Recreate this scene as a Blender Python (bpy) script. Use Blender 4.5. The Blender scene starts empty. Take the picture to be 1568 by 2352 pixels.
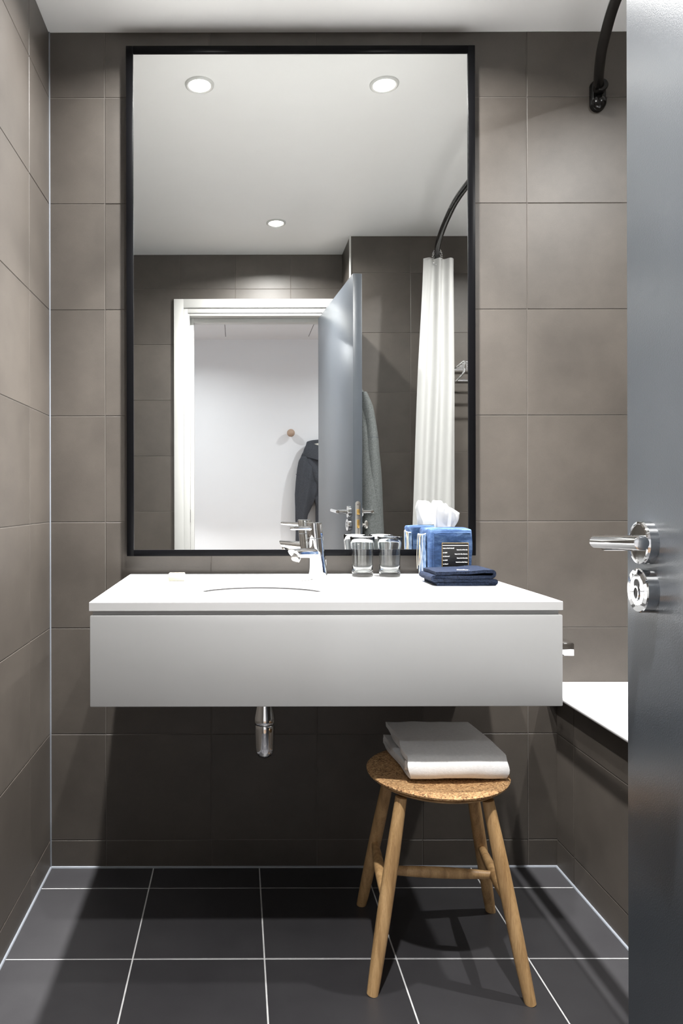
import bpy, bmesh, math, random
from mathutils import Vector, Matrix, noise

# ------------------------------------------------------------------ camera, world, exposure
scene = bpy.context.scene
COL = scene.collection
CAM_D, CAM_Z, F_PX = 2.045, 1.043, 1652.0
cam_data = bpy.data.cameras.new('camera')
cam = bpy.data.objects.new('camera', cam_data)
COL.objects.link(cam)
cam_data.sensor_fit = 'HORIZONTAL'
cam_data.sensor_width = 36.0
cam_data.lens = 36.0 * F_PX / 1568.0
cam_data.shift_x = (784 - 547) / 1568.0
cam_data.shift_y = -(1176 - 1149) / 1568.0
cam_data.clip_start = 0.01
cam.matrix_world = (Matrix.Translation((0, -CAM_D, CAM_Z)) @ Matrix.Rotation(0.002, 4, 'Y')
                    @ Matrix.Rotation(math.pi / 2, 4, 'X'))
scene.camera = cam

world = bpy.data.worlds.new('world')
scene.world = world
world.use_nodes = True
world.node_tree.nodes['Background'].inputs[0].default_value = (0.75, 0.85, 1.0, 1)
world.node_tree.nodes['Background'].inputs[1].default_value = 0.3
scene.view_settings.view_transform = 'Standard'
scene.view_settings.look = 'None'
scene.view_settings.gamma = 1.0
scene.view_settings.use_curve_mapping = False
scene.view_settings.exposure = 0.0
scene.cycles.max_bounces = 14
scene.cycles.diffuse_bounces = 8
scene.cycles.glossy_bounces = 6
scene.cycles.transmission_bounces = 10
scene.cycles.sample_clamp_indirect = 4.0
BATH_W, TUB_W, HALL_W = 39.0, 31.0, 29.0        # lamp watts

# ------------------------------------------------------------------ room dimensions
CEIL = 2.374
XL, XP, XR = -0.5356, 0.9035, 1.62             # left wall, bath panel, right wall
YJ, XJ = -0.90, -0.62                          # the left wall steps back here, out of the direct view
YD = -1.913                                    # inner face of the door wall
YB = -1.643                                    # bath end wall
XS = 0.565                                     # step between the two
HALL_Y0, HALL_Y1, HALL_C = -2.07, -3.645, 2.30
MIR = -0.030                                   # mirror plane
TOPZ = 0.835                                   # countertop
VX0, VX1, VY = -0.3058, 0.6643, -0.572

# ------------------------------------------------------------------ material helpers
MATS = {}
def new_mat(name):
    m = bpy.data.materials.new(name); m.use_nodes = True
    MATS[name] = m
    nt = m.node_tree
    return m, nt, nt.nodes['Principled BSDF']

def setv(b, **kw):
    for k, v in kw.items():
        k = k.replace('_', ' ')
        if k in b.inputs:
            b.inputs[k].default_value = v

def noise_node(nt, scale, detail=4, rough=0.55, stretch=None, space='Object', dist=0.0):
    tc = nt.nodes.new('ShaderNodeTexCoord'); mp = nt.nodes.new('ShaderNodeMapping')
    n = nt.nodes.new('ShaderNodeTexNoise')
    n.inputs['Scale'].default_value = scale; n.inputs['Detail'].default_value = detail
    n.inputs['Roughness'].default_value = rough; n.inputs['Distortion'].default_value = dist
    nt.links.new(tc.outputs[space], mp.inputs[0]); nt.links.new(mp.outputs[0], n.inputs['Vector'])
    if stretch: mp.inputs['Scale'].default_value = stretch
    return n

def ramp(nt, src, stops):
    r = nt.nodes.new('ShaderNodeValToRGB')
    els = r.color_ramp.elements
    while len(els) < len(stops): els.new(0.5)
    for e, (p, c) in zip(els, stops):
        e.position = p; e.color = (*c, 1) if len(c) == 3 else c
    nt.links.new(src, r.inputs[0])
    return r

def bump(nt, b, src, strength, dist=0.002):
    bp = nt.nodes.new('ShaderNodeBump')
    bp.inputs['Strength'].default_value = strength; bp.inputs['Distance'].default_value = dist
    nt.links.new(src, bp.inputs['Height']); nt.links.new(bp.outputs[0], b.inputs['Normal'])
    return bp

def plain(name, col, rough=0.5, metal=0.0, spec=0.5, noise_amt=0.04, scale=8.0, bmp=0.0, bscale=200.0, bdist=0.001, **kw):
    m, nt, b = new_mat(name)
    setv(b, Roughness=rough, Metallic=metal); b.inputs['Specular IOR Level'].default_value = spec
    n = noise_node(nt, scale)
    lo = tuple(c * (1 - noise_amt) for c in col); hi = tuple(min(1, c * (1 + noise_amt)) for c in col)
    r = ramp(nt, n.outputs[0], [(0.3, lo), (0.7, hi)])
    nt.links.new(r.outputs[0], b.inputs['Base Color'])
    if bmp:
        n2 = noise_node(nt, bscale, 3)
        bump(nt, b, n2.outputs[0], bmp, bdist)
    for k, v in kw.items():
        b.inputs[k.replace('_', ' ')].default_value = v
    return m

def tile_mat(name, lo, hi, rough, mott=5.0, rnd=0.10, fine=0.30):
    m, nt, b = new_mat(name)
    n = noise_node(nt, mott, 6, 0.65, space='Object')
    oi = nt.nodes.new('ShaderNodeObjectInfo')
    # shift the mottling per tile
    tcm = [x for x in nt.nodes if x.type == 'MAPPING'][0]
    mul = nt.nodes.new('ShaderNodeVectorMath'); mul.operation = 'SCALE'
    comb = nt.nodes.new('ShaderNodeCombineXYZ')
    for i in range(3): nt.links.new(oi.outputs['Random'], comb.inputs[i])
    nt.links.new(comb.outputs[0], mul.inputs[0]); mul.inputs['Scale'].default_value = 37.0
    nt.links.new(mul.outputs[0], tcm.inputs['Location'])
    r = ramp(nt, n.outputs[0], [(0.32, lo), (0.68, hi)])
    n2 = noise_node(nt, 420, 2, 0.6)
    hsv = nt.nodes.new('ShaderNodeHueSaturation')
    nt.links.new(r.outputs[0], hsv.inputs['Color'])
    ma = nt.nodes.new('ShaderNodeMath'); ma.operation = 'MULTIPLY_ADD'
    nt.links.new(oi.outputs['Random'], ma.inputs[0]); ma.inputs[1].default_value = rnd; ma.inputs[2].default_value = 1 - rnd / 2
    mb = nt.nodes.new('ShaderNodeMath'); mb.operation = 'MULTIPLY_ADD'
    nt.links.new(n2.outputs[0], mb.inputs[0]); mb.inputs[1].default_value = fine; ma.inputs[2].default_value -= fine / 2; nt.links.new(ma.outputs[0], mb.inputs[2])
    nt.links.new(mb.outputs[0], hsv.inputs['Value'])
    nt.links.new(hsv.outputs[0], b.inputs['Base Color'])
    setv(b, Roughness=rough)
    bump(nt, b, n2.outputs[0], 0.10, 0.0006)
    return m

tile_mat('wall_tile', (0.054, 0.0462, 0.0392), (0.075, 0.0645, 0.0550), 0.48)
tile_mat('floor_tile', (0.023, 0.022, 0.0245), (0.033, 0.032, 0.0345), 0.42, mott=4)
plain('wall_grout', (0.13, 0.118, 0.106), 0.9)
plain('floor_grout', (0.46, 0.46, 0.46), 0.9, noise_amt=0.12, scale=40)
plain('silicone', (0.20, 0.215, 0.24), 0.4)
plain('ceiling_paint', (0.88, 0.88, 0.87), 0.55, noise_amt=0.006, bmp=0.05, bscale=300)
plain('hall_paint', (0.77, 0.78, 0.80), 0.7, noise_amt=0.006, bmp=0.05, bscale=300)
plain('trim_paint', (0.56, 0.56, 0.545), 0.35, noise_amt=0.01)
plain('hall_floor', (0.16, 0.10, 0.06), 0.5)
plain('mirror_silver', (0.93, 0.94, 0.93), 0.0, metal=1.0, noise_amt=0.0)
plain('black_frame', (0.003, 0.003, 0.0035), 0.32, spec=0.04, noise_amt=0.0)
plain('counter_stone', (0.58, 0.58, 0.58), 0.22, noise_amt=0.01)
plain('white_lacquer', (0.375, 0.375, 0.375), 0.38, noise_amt=0.01)
plain('ceramic', (0.86, 0.86, 0.86), 0.08, noise_amt=0.0)
plain('chrome', (0.86, 0.87, 0.88), 0.04, metal=1.0, noise_amt=0.0)
plain('steel_satin', (0.62, 0.60, 0.57), 0.28, metal=1.0, noise_amt=0.03)
plain('brass', (0.75, 0.48, 0.16), 0.3, metal=1.0, noise_amt=0.05)
plain('dark_hole', (0.012, 0.011, 0.011), 0.6)
plain('soap', (0.36, 0.33, 0.265), 0.45, noise_amt=0.03, scale=60)
plain('acrylic', (0.85, 0.85, 0.86), 0.10, noise_amt=0.0)
plain('black_satin', (0.0035, 0.0033, 0.003), 0.22, spec=0.30, noise_amt=0.0)
plain('door_paint', (0.050, 0.057, 0.067), 0.28, noise_amt=0.04, bmp=0.16, bscale=620, bdist=0.0012)
plain('door_edge', (0.170, 0.185, 0.185), 0.5, noise_amt=0.04)
plain('black_leather', (0.012, 0.012, 0.012), 0.35, noise_amt=0.2, bmp=0.2, bscale=150)
plain('white_print', (0.85, 0.85, 0.85), 0.6, noise_amt=0.0)
plain('gold_thread', (0.42, 0.27, 0.09), 0.7)
plain('pale_thread', (0.74, 0.68, 0.52), 0.8)
plain('white_thread', (0.8, 0.8, 0.8), 0.8)
plain('ball_wood', (0.42, 0.30, 0.22), 0.5, noise_amt=0.15, scale=30)
plain('hanger_wood', (0.55, 0.27, 0.08), 0.4, noise_amt=0.12, scale=40)
plain('terry_white', (0.86, 0.86, 0.86), 0.95, spec=0.1, noise_amt=0.04, scale=160, bmp=0.6, bscale=700, bdist=0.002)
plain('terry_navy', (0.008, 0.012, 0.024), 0.95, spec=0.1, noise_amt=0.55, scale=260, bmp=0.9, bscale=400, bdist=0.004)
plain('knit_grey', (0.066, 0.071, 0.082), 0.95, spec=0.15, noise_amt=0.30, scale=260, bmp=0.5, bscale=300, bdist=0.002)
plain('knit_light', (0.092, 0.099, 0.098), 0.95, spec=0.15, noise_amt=0.30, scale=200, bmp=0.5, bscale=300, bdist=0.002)
plain('lining_cream', (0.62, 0.60, 0.54), 0.9, noise_amt=0.06, scale=100)
def cloth_translucent(name, col, tr):
    m, nt, b = new_mat(name)
    setv(b, Roughness=0.85); b.inputs['Base Color'].default_value = (*col, 1)
    n = noise_node(nt, 500, 2); bump(nt, b, n.outputs[0], 0.1, 0.0005)
    t = nt.nodes.new('ShaderNodeBsdfTranslucent'); t.inputs[0].default_value = (*col, 1)
    mx = nt.nodes.new('ShaderNodeMixShader'); mx.inputs[0].default_value = tr
    out = nt.nodes['Material Output']
    nt.links.new(b.outputs[0], mx.inputs[1]); nt.links.new(t.outputs[0], mx.inputs[2])
    nt.links.new(mx.outputs[0], out.inputs['Surface'])
cloth_translucent('curtain_cloth', (0.54, 0.54, 0.53), 0.25)
cloth_translucent('tissue_paper', (0.52, 0.52, 0.52), 0.35)
def glass(name):
    m, nt, b = new_mat(name)
    b.inputs['Base Color'].default_value = (0.97, 0.985, 0.98, 1)
    setv(b, Roughness=0.0, IOR=1.45); b.inputs['Transmission Weight'].default_value = 1.0
glass('clear_glass')
def cork():
    m, nt, b = new_mat('cork')
    tc = nt.nodes.new('ShaderNodeTexCoord'); v = nt.nodes.new('ShaderNodeTexVoronoi')
    v.inputs['Scale'].default_value = 330
    nt.links.new(tc.outputs['Object'], v.inputs['Vector'])
    sep = nt.nodes.new('ShaderNodeSeparateColor'); nt.links.new(v.outputs['Color'], sep.inputs[0])
    r = ramp(nt, sep.outputs[0], [(0.0, (0.11, 0.050, 0.018)), (0.3, (0.34, 0.185, 0.080)), (0.75, (0.47, 0.28, 0.125)), (1.0, (0.60, 0.40, 0.20))])
    nt.links.new(r.outputs[0], b.inputs['Base Color']); setv(b, Roughness=0.8)
    bump(nt, b, sep.outputs[0], 0.25, 0.0008)
cork()
def oak():
    m, nt, b = new_mat('oak')
    n = noise_node(nt, 60, 6, 0.6, stretch=(1, 1, 0.07), dist=0.6)
    r = ramp(nt, n.outputs[0], [(0.30, (0.27, 0.155, 0.064)), (0.5, (0.43, 0.265, 0.118)), (0.72, (0.54, 0.35, 0.170))])
    n2 = noise_node(nt, 700, 2, 0.6, stretch=(1, 1, 0.04))
    mx = nt.nodes.new('ShaderNodeMixRGB'); mx.blend_type = 'MULTIPLY'; mx.inputs[0].default_value = 0.5
    r2 = ramp(nt, n2.outputs[0], [(0.35, (0.62, 0.55, 0.5)), (0.55, (1, 1, 1))])
    nt.links.new(r.outputs[0], mx.inputs[1]); nt.links.new(r2.outputs[0], mx.inputs[2])
    nt.links.new(mx.outputs[0], b.inputs['Base Color']); setv(b, Roughness=0.5)
    bump(nt, b, n2.outputs[0], 0.2, 0.0006)
oak()
def denim(name, lo, mid, hi):
    m, nt, b = new_mat(name)
    n = noise_node(nt, 26, 4, 0.6, stretch=(0.6, 1, 2.2))
    n2 = noise_node(nt, 900, 2, 0.6, stretch=(0.25, 0.25, 1))
    ad = nt.nodes.new('ShaderNodeMath'); ad.operation = 'MULTIPLY_ADD'
    nt.links.new(n2.outputs[0], ad.inputs[0]); ad.inputs[1].default_value = 0.35; nt.links.new(n.outputs[0], ad.inputs[2])
    r = ramp(nt, ad.outputs[0], [(0.42, lo), (0.68, mid), (0.95, hi)])
    nt.links.new(r.outputs[0], b.inputs['Base Color']); setv(b, Roughness=0.9)
    b.inputs['Specular IOR Level'].default_value = 0.15
    bump(nt, b, n2.outputs[0], 0.5, 0.0008)
denim('denim', (0.009, 0.018, 0.046), (0.022, 0.046, 0.108), (0.085, 0.135, 0.225))
denim('denim_faded', (0.028, 0.055, 0.115), (0.075, 0.12, 0.205), (0.22, 0.28, 0.37))
def emis(name, col, s):
    m, nt, b = new_mat(name)
    b.inputs['Base Color'].default_value = (*col, 1)
    b.inputs['Emission Color'].default_value = (*col, 1); b.inputs['Emission Strength'].default_value = s
emis('lamp_lens', (1.0, 0.97, 0.92), 30.0)

# ------------------------------------------------------------------ object helpers
ROOT = {}
def thing(name, label, cat, loc=(0, 0, 0), group=None, kind=None):
    o = bpy.data.objects.new(name, None); COL.objects.link(o)
    o.location = loc; o.empty_display_size = 0.05
    ROOT[o] = Vector(loc)
    tag(o, label, cat, group, kind)
    return o

def tag(o, label, cat, group=None, kind=None):
    o['label'] = label; o['category'] = cat
    if group: o['group'] = group
    if kind: o['kind'] = kind
    return o

def obj(name, bm, mat, parent=None, loc=None, angle=35, smooth=True, label=None, recalc=True):
    """bm is in world coordinates; becomes one mesh object under parent (or top-level with origin at loc)."""
    if recalc: bmesh.ops.recalc_face_normals(bm, faces=bm.faces)
    off = ROOT[parent] if parent is not None else Vector(loc or (0, 0, 0))
    bmesh.ops.translate(bm, verts=bm.verts, vec=-off)
    me = bpy.data.meshes.new(name); bm.to_mesh(me); bm.free()
    me.materials.append(MATS[mat])
    if smooth:
        for p in me.polygons: p.use_smooth = True
        me.set_sharp_from_angle(angle=math.radians(angle))
    o = bpy.data.objects.new(name, me); COL.objects.link(o)
    if parent is not None:
        o.parent = parent
        if parent.type != 'EMPTY' and parent not in ROOT: pass
    else:
        o.location = off
    ROOT[o] = off
    if label: o['label'] = label
    return o

def struct(name, bm, mat, label, cat, **kw):
    o = obj(name, bm, mat, None, **kw)
    tag(o, label, cat, kind='structure')
    return o

def box(bm, x0, x1, y0, y1, z0, z1, bev=0.0, seg=2):
    b = bmesh.new()
    bmesh.ops.create_cube(b, size=1.0)
    for v in b.verts:
        v.co = Vector(((x0 + x1) / 2 + v.co.x * (x1 - x0), (y0 + y1) / 2 + v.co.y * (y1 - y0), (z0 + z1) / 2 + v.co.z * (z1 - z0)))
    if bev:
        bmesh.ops.bevel(b, geom=b.edges[:], offset=bev, segments=seg, affect='EDGES', profile=0.5)
    merge(bm, b)
    return bm

def merge(bm, b):
    vm = {v: bm.verts.new(v.co) for v in b.verts}
    for f in b.faces:
        try: bm.faces.new([vm[v] for v in f.verts])
        except ValueError: pass
    b.free()

def B(*a, **k): return box(bmesh.new(), *a, **k)

def xform(bm, m):
    bmesh.ops.transform(bm, matrix=m, verts=bm.verts); return bm

def loft(bm, rings, closed=True, cap=True, wrap=False):
    vr = [[bm.verts.new(p) for p in r] for r in rings]
    n = len(rings[0]); R = len(vr)
    for i in range(R if wrap else R - 1):
        a, b = vr[i], vr[(i + 1) % R]
        for j in range(n if closed else n - 1):
            k = (j + 1) % n
            bm.faces.new((a[j], a[k], b[k], b[j]))
    if cap and closed and not wrap:
        bm.faces.new(list(reversed(vr[0]))); bm.faces.new(vr[-1])
    return bm

def frames(pts):
    pts = [Vector(p) for p in pts]; out = []
    t0 = (pts[1] - pts[0]).normalized()
    up = Vector((0, 0, 1)) if abs(t0.z) < 0.9 else Vector((1, 0, 0))
    u = t0.cross(up).normalized()
    for i, p in enumerate(pts):
        t = (pts[min(i + 1, len(pts) - 1)] - pts[max(i - 1, 0)]).normalized()
        u = (u - t * u.dot(t)).normalized()
        out.append((p, t, u, t.cross(u).normalized()))
    return out

def tube(bm, pts, rad, seg=16, cap=True, wrap=False):
    n = len(pts)
    rf = rad if callable(rad) else (lambda s: rad)
    rings = []
    for i, (p, t, u, v) in enumerate(frames(pts)):
        r = rf(i / max(1, n - 1))
        rings.append([p + (u * math.cos(2 * math.pi * k / seg) + v * math.sin(2 * math.pi * k / seg)) * r for k in range(seg)])
    return loft(bm, rings, cap=cap, wrap=wrap)

def lathe(bm, prof, origin, axis=(0, 0, 1), seg=48, cap=True):
    """prof: list of (radius, height along axis)."""
    a = Vector(axis).normalized()
    u = a.orthogonal().normalized(); v = a.cross(u)
    o = Vector(origin); rings = []
    for r, h in prof:
        rings.append([o + a * h + (u * math.cos(2 * math.pi * k / seg) + v * math.sin(2 * math.pi * k / seg)) * max(r, 1e-5) for k in range(seg)])
    return loft(bm, rings, cap=cap)

def smooth_path(pts, n):
    """Catmull-Rom through the points, n samples per span."""
    P = [Vector(p) for p in pts]; out = []
    for i in range(len(P) - 1):
        p0, p1, p2, p3 = P[max(i - 1, 0)], P[i], P[i + 1], P[min(i + 2, len(P) - 1)]
        for k in range(n):
            t = k / n
            out.append(0.5 * ((2 * p1) + (p2 - p0) * t + (2 * p0 - 5 * p1 + 4 * p2 - p3) * t * t + (3 * p1 - p0 - 3 * p2 + p3) * t ** 3))
    out.append(P[-1])
    return out

def jitter(bm, amp, scale, seed=0.0, stretch=(1, 1, 1)):
    bm.normal_update()
    for v in bm.verts:
        q = Vector((v.co.x * stretch[0], v.co.y * stretch[1], v.co.z * stretch[2])) * scale + Vector((seed, seed * 1.7, seed * 0.3))
        v.co += v.normal * noise.noise(q) * amp
    return bm

def text_mesh(name, body, size, mtx, mat, parent, align='LEFT', depth=0.0002, label=None, bold=0.0):
    cu = bpy.data.curves.new(name, 'FONT'); cu.body = body; cu.size = size; cu.extrude = depth
    cu.align_x = align; cu.offset = bold; cu.resolution_u = 3
    t = bpy.data.objects.new(name, cu); COL.objects.link(t)
    bpy.context.view_layer.update()
    me = bpy.data.meshes.new_from_object(t, depsgraph=bpy.context.evaluated_depsgraph_get())
    bpy.data.objects.remove(t); bpy.data.curves.remove(cu)
    me.name = name
    me.transform(Matrix.Translation(-ROOT[parent]) @ mtx)
    me.materials.clear(); me.materials.append(MATS[mat])
    o = bpy.data.objects.new(name, me); COL.objects.link(o); o.parent = parent
    ROOT[o] = ROOT[parent]
    if label: o['label'] = label
    return o

# ------------------------------------------------------------------ tiles
TILE_CACHE = {}
def tile_mesh(w, h, mat, t=0.006, ch=0.0009):
    key = (round(w, 4), round(h, 4), mat)
    if key in TILE_CACHE: return TILE_CACHE[key]
    bm = bmesh.new()
    lo = [(-w / 2, -h / 2), (w / 2, -h / 2), (w / 2, h / 2), (-w / 2, h / 2)]
    rings = [[Vector((x, y, -t)) for x, y in lo], [Vector((x, y, -ch)) for x, y in lo],
             [Vector((x - math.copysign(ch, x), y - math.copysign(ch, y), 0)) for x, y in lo]]
    loft(bm, rings, cap=True)
    bmesh.ops.recalc_face_normals(bm, faces=bm.faces)
    me = bpy.data.meshes.new('tile'); bm.to_mesh(me); bm.free(); me.materials.append(MATS[mat])
    TILE_CACHE[key] = me
    return me

def edges(first, step, lo, hi):
    k = math.ceil((lo - first) / step + 1e-6); out = [lo]
    x = first + k * step
    while x < hi - 1e-4:
        if x > lo + 1e-4: out.append(x)
        x += step
    out.append(hi)
    return out

rt = random.Random(7)
def tiles(parent, origin, u, v, ue, ve, mat, joint=0.002, hole=None, name='tile', lift=0.0003):
    """lay tiles on the plane origin + u*a + v*b; hole = (a0, a1, b0, b1) left free."""
    u, v = Vector(u), Vector(v); n = u.cross(v); O = Vector(origin)
    M3 = Matrix((u, v, n)).transposed()
    for i in range(len(ue) - 1):
        for j in range(len(ve) - 1):
            a0, a1, b0, b1 = ue[i], ue[i + 1], ve[j], ve[j + 1]
            parts = [(a0, a1, b0, b1)]
            if hole:
                h0, h1, g0, g1 = hole
                if a0 < h1 and a1 > h0 and b0 < g1 and b1 > g0:
                    parts = []
                    if b1 > g1: parts.append((a0, a1, max(b0, g1), b1))
                    if b0 < g0: parts.append((a0, a1, b0, min(b1, g0)))
                    bb0, bb1 = max(b0, g0), min(b1, g1)
                    if a0 < h0: parts.append((a0, min(a1, h0), bb0, bb1))
                    if a1 > h1: parts.append((max(a0, h1), a1, bb0, bb1))
            for (p0, p1, q0, q1) in parts:
                w, h = p1 - p0 - joint, q1 - q0 - joint
                if w < 0.004 or h < 0.004: continue
                o = bpy.data.objects.new(name, tile_mesh(w, h, mat)); COL.objects.link(o)
                c = O + u * ((p0 + p1) / 2) + v * ((q0 + q1) / 2) + n * rt.uniform(-lift, lift)
                tilt = Matrix.Rotation(rt.uniform(-0.0006, 0.0006), 3, u) @ Matrix.Rotation(rt.uniform(-0.0006, 0.0006), 3, v)
                o.parent = parent
                o.matrix_local = Matrix.Translation(c - ROOT[parent]) @ (tilt @ M3).to_4x4()

ROWZ = edges(CAM_Z - 49.5 / 807.8, 0.3015, 0.0, CEIL)      # horizontal joints, the same all round the room
G = 0.0016                                                 # grout lies this far behind the tile face

# ------------------------------------------------------------------ room shell
wb = struct('wall_back', B(XJ - 0.1, XR + 0.1, G, 0.12, -0.05, CEIL + 0.05), 'wall_grout', 'taupe tiled wall behind the mirror and vanity', 'wall', smooth=False)
tiles(wb, (0, 0, 0), (1, 0, 0), (0, 0, 1), edges(-0.3776, 0.30, XL, XR), ROWZ, 'wall_tile')
bm = box(bmesh.new(), XJ - 0.1, XL - G, YJ + G, G, -0.05, CEIL + 0.05)
box(bm, XJ - 0.1, XJ - G, YD - 0.15, YJ + G, -0.05, CEIL + 0.05)
wl = struct('wall_left', bm, 'wall_grout', 'taupe tiled side wall left of the vanity', 'wall', smooth=False)
tiles(wl, (XL, 0, 0), (0, 1, 0), (0, 0, 1), edges(-0.195, 0.30, YJ, 0), ROWZ, 'wall_tile')
tiles(wl, (0, YJ, 0), (1, 0, 0), (0, 0, 1), [XJ, XL], ROWZ, 'wall_tile')
tiles(wl, (XJ, 0, 0), (0, 1, 0), (0, 0, 1), edges(-0.195, 0.30, YD, YJ), ROWZ, 'wall_tile')
wr = struct('wall_right', B(XR + G, XR + 0.1, YB, 0.0, -0.05, CEIL + 0.05), 'wall_grout', 'taupe tiled side wall along the bathtub', 'wall', smooth=False)
tiles(wr, (XR, 0, 0), (0, -1, 0), (0, 0, 1), edges(0.15, 0.30, 0, -YB), ROWZ, 'wall_tile')
# door wall with its opening
OX0, OX1, OZ = -0.275, 0.488, 2.055
bm = bmesh.new()
box(bm, XJ - 0.1, OX0, HALL_Y0, YD - G, -0.05, CEIL + 0.05)
box(bm, OX1, XS + G, HALL_Y0, YD - G, -0.05, CEIL + 0.05)
box(bm, OX0, OX1, HALL_Y0, YD - G, OZ, CEIL + 0.05)
wd = struct('wall_rear', bm, 'wall_grout', 'taupe tiled wall around the doorway seen in the mirror', 'wall', smooth=False)
tiles(wd, (0, YD, 0), (-1, 0, 0), (0, 0, 1), edges(0.014, 0.30, -XS, -XJ), ROWZ, 'wall_tile', hole=(-OX1 - 0.06, -OX0 + 0.03, -1, OZ + 0.03))
we = struct('wall_bath_end', B(XS + G, XR + 0.1, HALL_Y0, YB - G, -0.05, CEIL + 0.05), 'wall_grout', 'taupe tiled wall at the far end of the bathtub in the mirror', 'wall', smooth=False)
tiles(we, (0, YB, 0), (-1, 0, 0), (0, 0, 1), edges(-0.8697, 0.30, -XR, -XS), ROWZ, 'wall_tile')
tiles(we, (XS, 0, 0), (0, -1, 0), (0, 0, 1), [-YB, -YD], ROWZ, 'wall_tile')
struct('trim_1', B(XS - 0.003, XS + 0.006, YB - 0.006, YB + 0.003, 0, CEIL, bev=0.001), 'trim_paint', 'thin white metal corner bead on the tiled wall corner', 'trim')

fl = struct('floor', B(XJ - 0.1, XR + 0.1, HALL_Y0 + 0.03, 0.05, -0.08, -0.0012), 'floor_grout', 'dark slate tiled bathroom floor with pale grout', 'floor', smooth=False)
tiles(fl, (0, 0, 0), (1, 0, 0), (0, 1, 0), edges(-0.2424, 0.30, XJ + 0.004, XP - 0.003), edges(-0.110, 0.299, HALL_Y0 + 0.04, -0.004), 'floor_tile', joint=0.0034, lift=0.0001)
struct('ceiling', B(XJ - 0.1, XR + 0.1, HALL_Y0, 0.05, CEIL, CEIL + 0.08), 'ceiling_paint', 'smooth white bathroom ceiling', 'ceiling', smooth=False)
# silicone beads in the corners
def bead(n, pts, label, r=0.004):
    struct(n, tube(bmesh.new(), pts, r, 8), 'silicone', label, 'sealant')
bead('trim_2', [(XL + 0.001, -0.001, 0), (XL + 0.001, -0.001, CEIL)], 'grey sealant line up the left corner of the back wall', 0.0026)
bead('trim_3', [(XL, -0.001, 0.000), (XP, -0.001, 0.000)], 'grey sealant line where back wall meets the floor')
bead('trim_4', [(XL + 0.001, 0, 0.000), (XL + 0.001, YJ, 0.000)], 'grey sealant line along the foot of the left wall')
bead('trim_5', [(XP - 0.001, 0, 0.000), (XP - 0.001, YB, 0.000)], 'grey sealant line along the foot of the bath panel')

# tiled bath panel
bp = struct('wall_bath_panel', B(XP + G, XP + 0.03, YB, 0, 0, 0.495), 'wall_grout', 'taupe tiled panel closing the side of the bathtub', 'wall', smooth=False)
tiles(bp, (XP, 0, 0), (0, -1, 0), (0, 0, 1), edges(0.104, 0.30, 0, -YB), [z for z in ROWZ if z < 0.45] + [0.495], 'wall_tile')

# hall behind the camera
HX0, HX1 = -1.7, 2.5
struct('wall_hall_back', B(HX0 - 0.1, HX1 + 0.1, HALL_Y1 - 0.1, HALL_Y1, -0.05, HALL_C + 0.1), 'hall_paint', 'white painted hallway wall seen through the doorway in the mirror', 'wall', smooth=False)
struct('wall_hall_left', B(HX0 - 0.1, HX0, HALL_Y1, HALL_Y0, -0.05, HALL_C + 0.1), 'hall_paint', 'white painted end wall of the hallway, left', 'wall', smooth=False)
struct('wall_hall_right', B(HX1, HX1 + 0.1, HALL_Y1, HALL_Y0, -0.05, HALL_C + 0.1), 'hall_paint', 'white painted end wall of the hallway, right', 'wall', smooth=False)
bm = bmesh.new()
box(bm, HX0, OX0, HALL_Y0 - 0.02, HALL_Y0, -0.05, HALL_C + 0.1)
box(bm, OX1, HX1, HALL_Y0 - 0.02, HALL_Y0, -0.05, HALL_C + 0.1)
box(bm, OX0, OX1, HALL_Y0 - 0.02, HALL_Y0, OZ, HALL_C + 0.1)
struct('wall_hall_front', bm, 'hall_paint', 'white painted hallway side of the doorway wall', 'wall', smooth=False)
struct('floor_hall', B(HX0 - 0.1, HX1 + 0.1, HALL_Y1 - 0.1, HALL_Y0 + 0.03, -0.08, 0.0), 'hall_floor', 'brown hallway floor', 'floor', smooth=False)
hc = struct('ceiling_hall', B(HX0 - 0.1, HX1 + 0.1, HALL_Y1 - 0.1, HALL_Y0, HALL_C, HALL_C + 0.08), 'hall_paint', 'white hallway ceiling with flush hatch', 'ceiling', smooth=False)
PX0, PX1, PY0, PY1 = -0.092, 0.54, HALL_Y1 + 0.11, HALL_Y1 + 0.75
o = obj('access_panel', B(PX0, PX1, PY0, PY1, HALL_C - 0.003, HALL_C, bev=0.0008), 'hall_paint', hc)
bm = bmesh.new()
for a in ((PX0 - 0.004, PX0, PY0 - 0.004, PY1), (PX1, PX1 + 0.004, PY0 - 0.004, PY1), (PX0, PX1, PY0 - 0.004, PY0)):
    box(bm, *a, HALL_C - 0.0012, HALL_C)
obj('panel_gap', bm, 'dark_hole', o)

# ------------------------------------------------------------------ lamps
def downlight(loc, label, watts, group, col=(1.0, 0.99, 0.97), beam=0.50, width=63, size=0.045):
    x, y, z = loc
    t = thing('ceiling_downlight', label, 'downlight', loc, group)
    obj('trim_ring', lathe(bmesh.new(), [(0.034, -0.0005), (0.036, -0.005), (0.041, -0.0065), (0.046, -0.004), (0.047, 0.0), (0.034, 0.0)], loc, seg=40, cap=False), 'trim_paint', t)
    obj('lens', lathe(bmesh.new(), [(0.0, -0.0022), (0.032, -0.0022), (0.034, -0.0008)], loc, seg=40), 'lamp_lens', t)
    for nm, share, spr, dz in (('beam', beam, width, -0.009), ('spill', 1 - beam, 155, -0.0095)):     # reflector beam and its wide spill
        ld = bpy.data.lights.new(nm, 'AREA'); ld.shape = 'DISK'; ld.size = size; ld.energy = watts * share
        ld.color = col; ld.spread = math.radians(spr)
        lo = bpy.data.objects.new(nm, ld); COL.objects.link(lo); lo.parent = t; lo.location = (0, 0, dz)
    return t
GD = 'recessed ceiling downlights'
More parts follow.
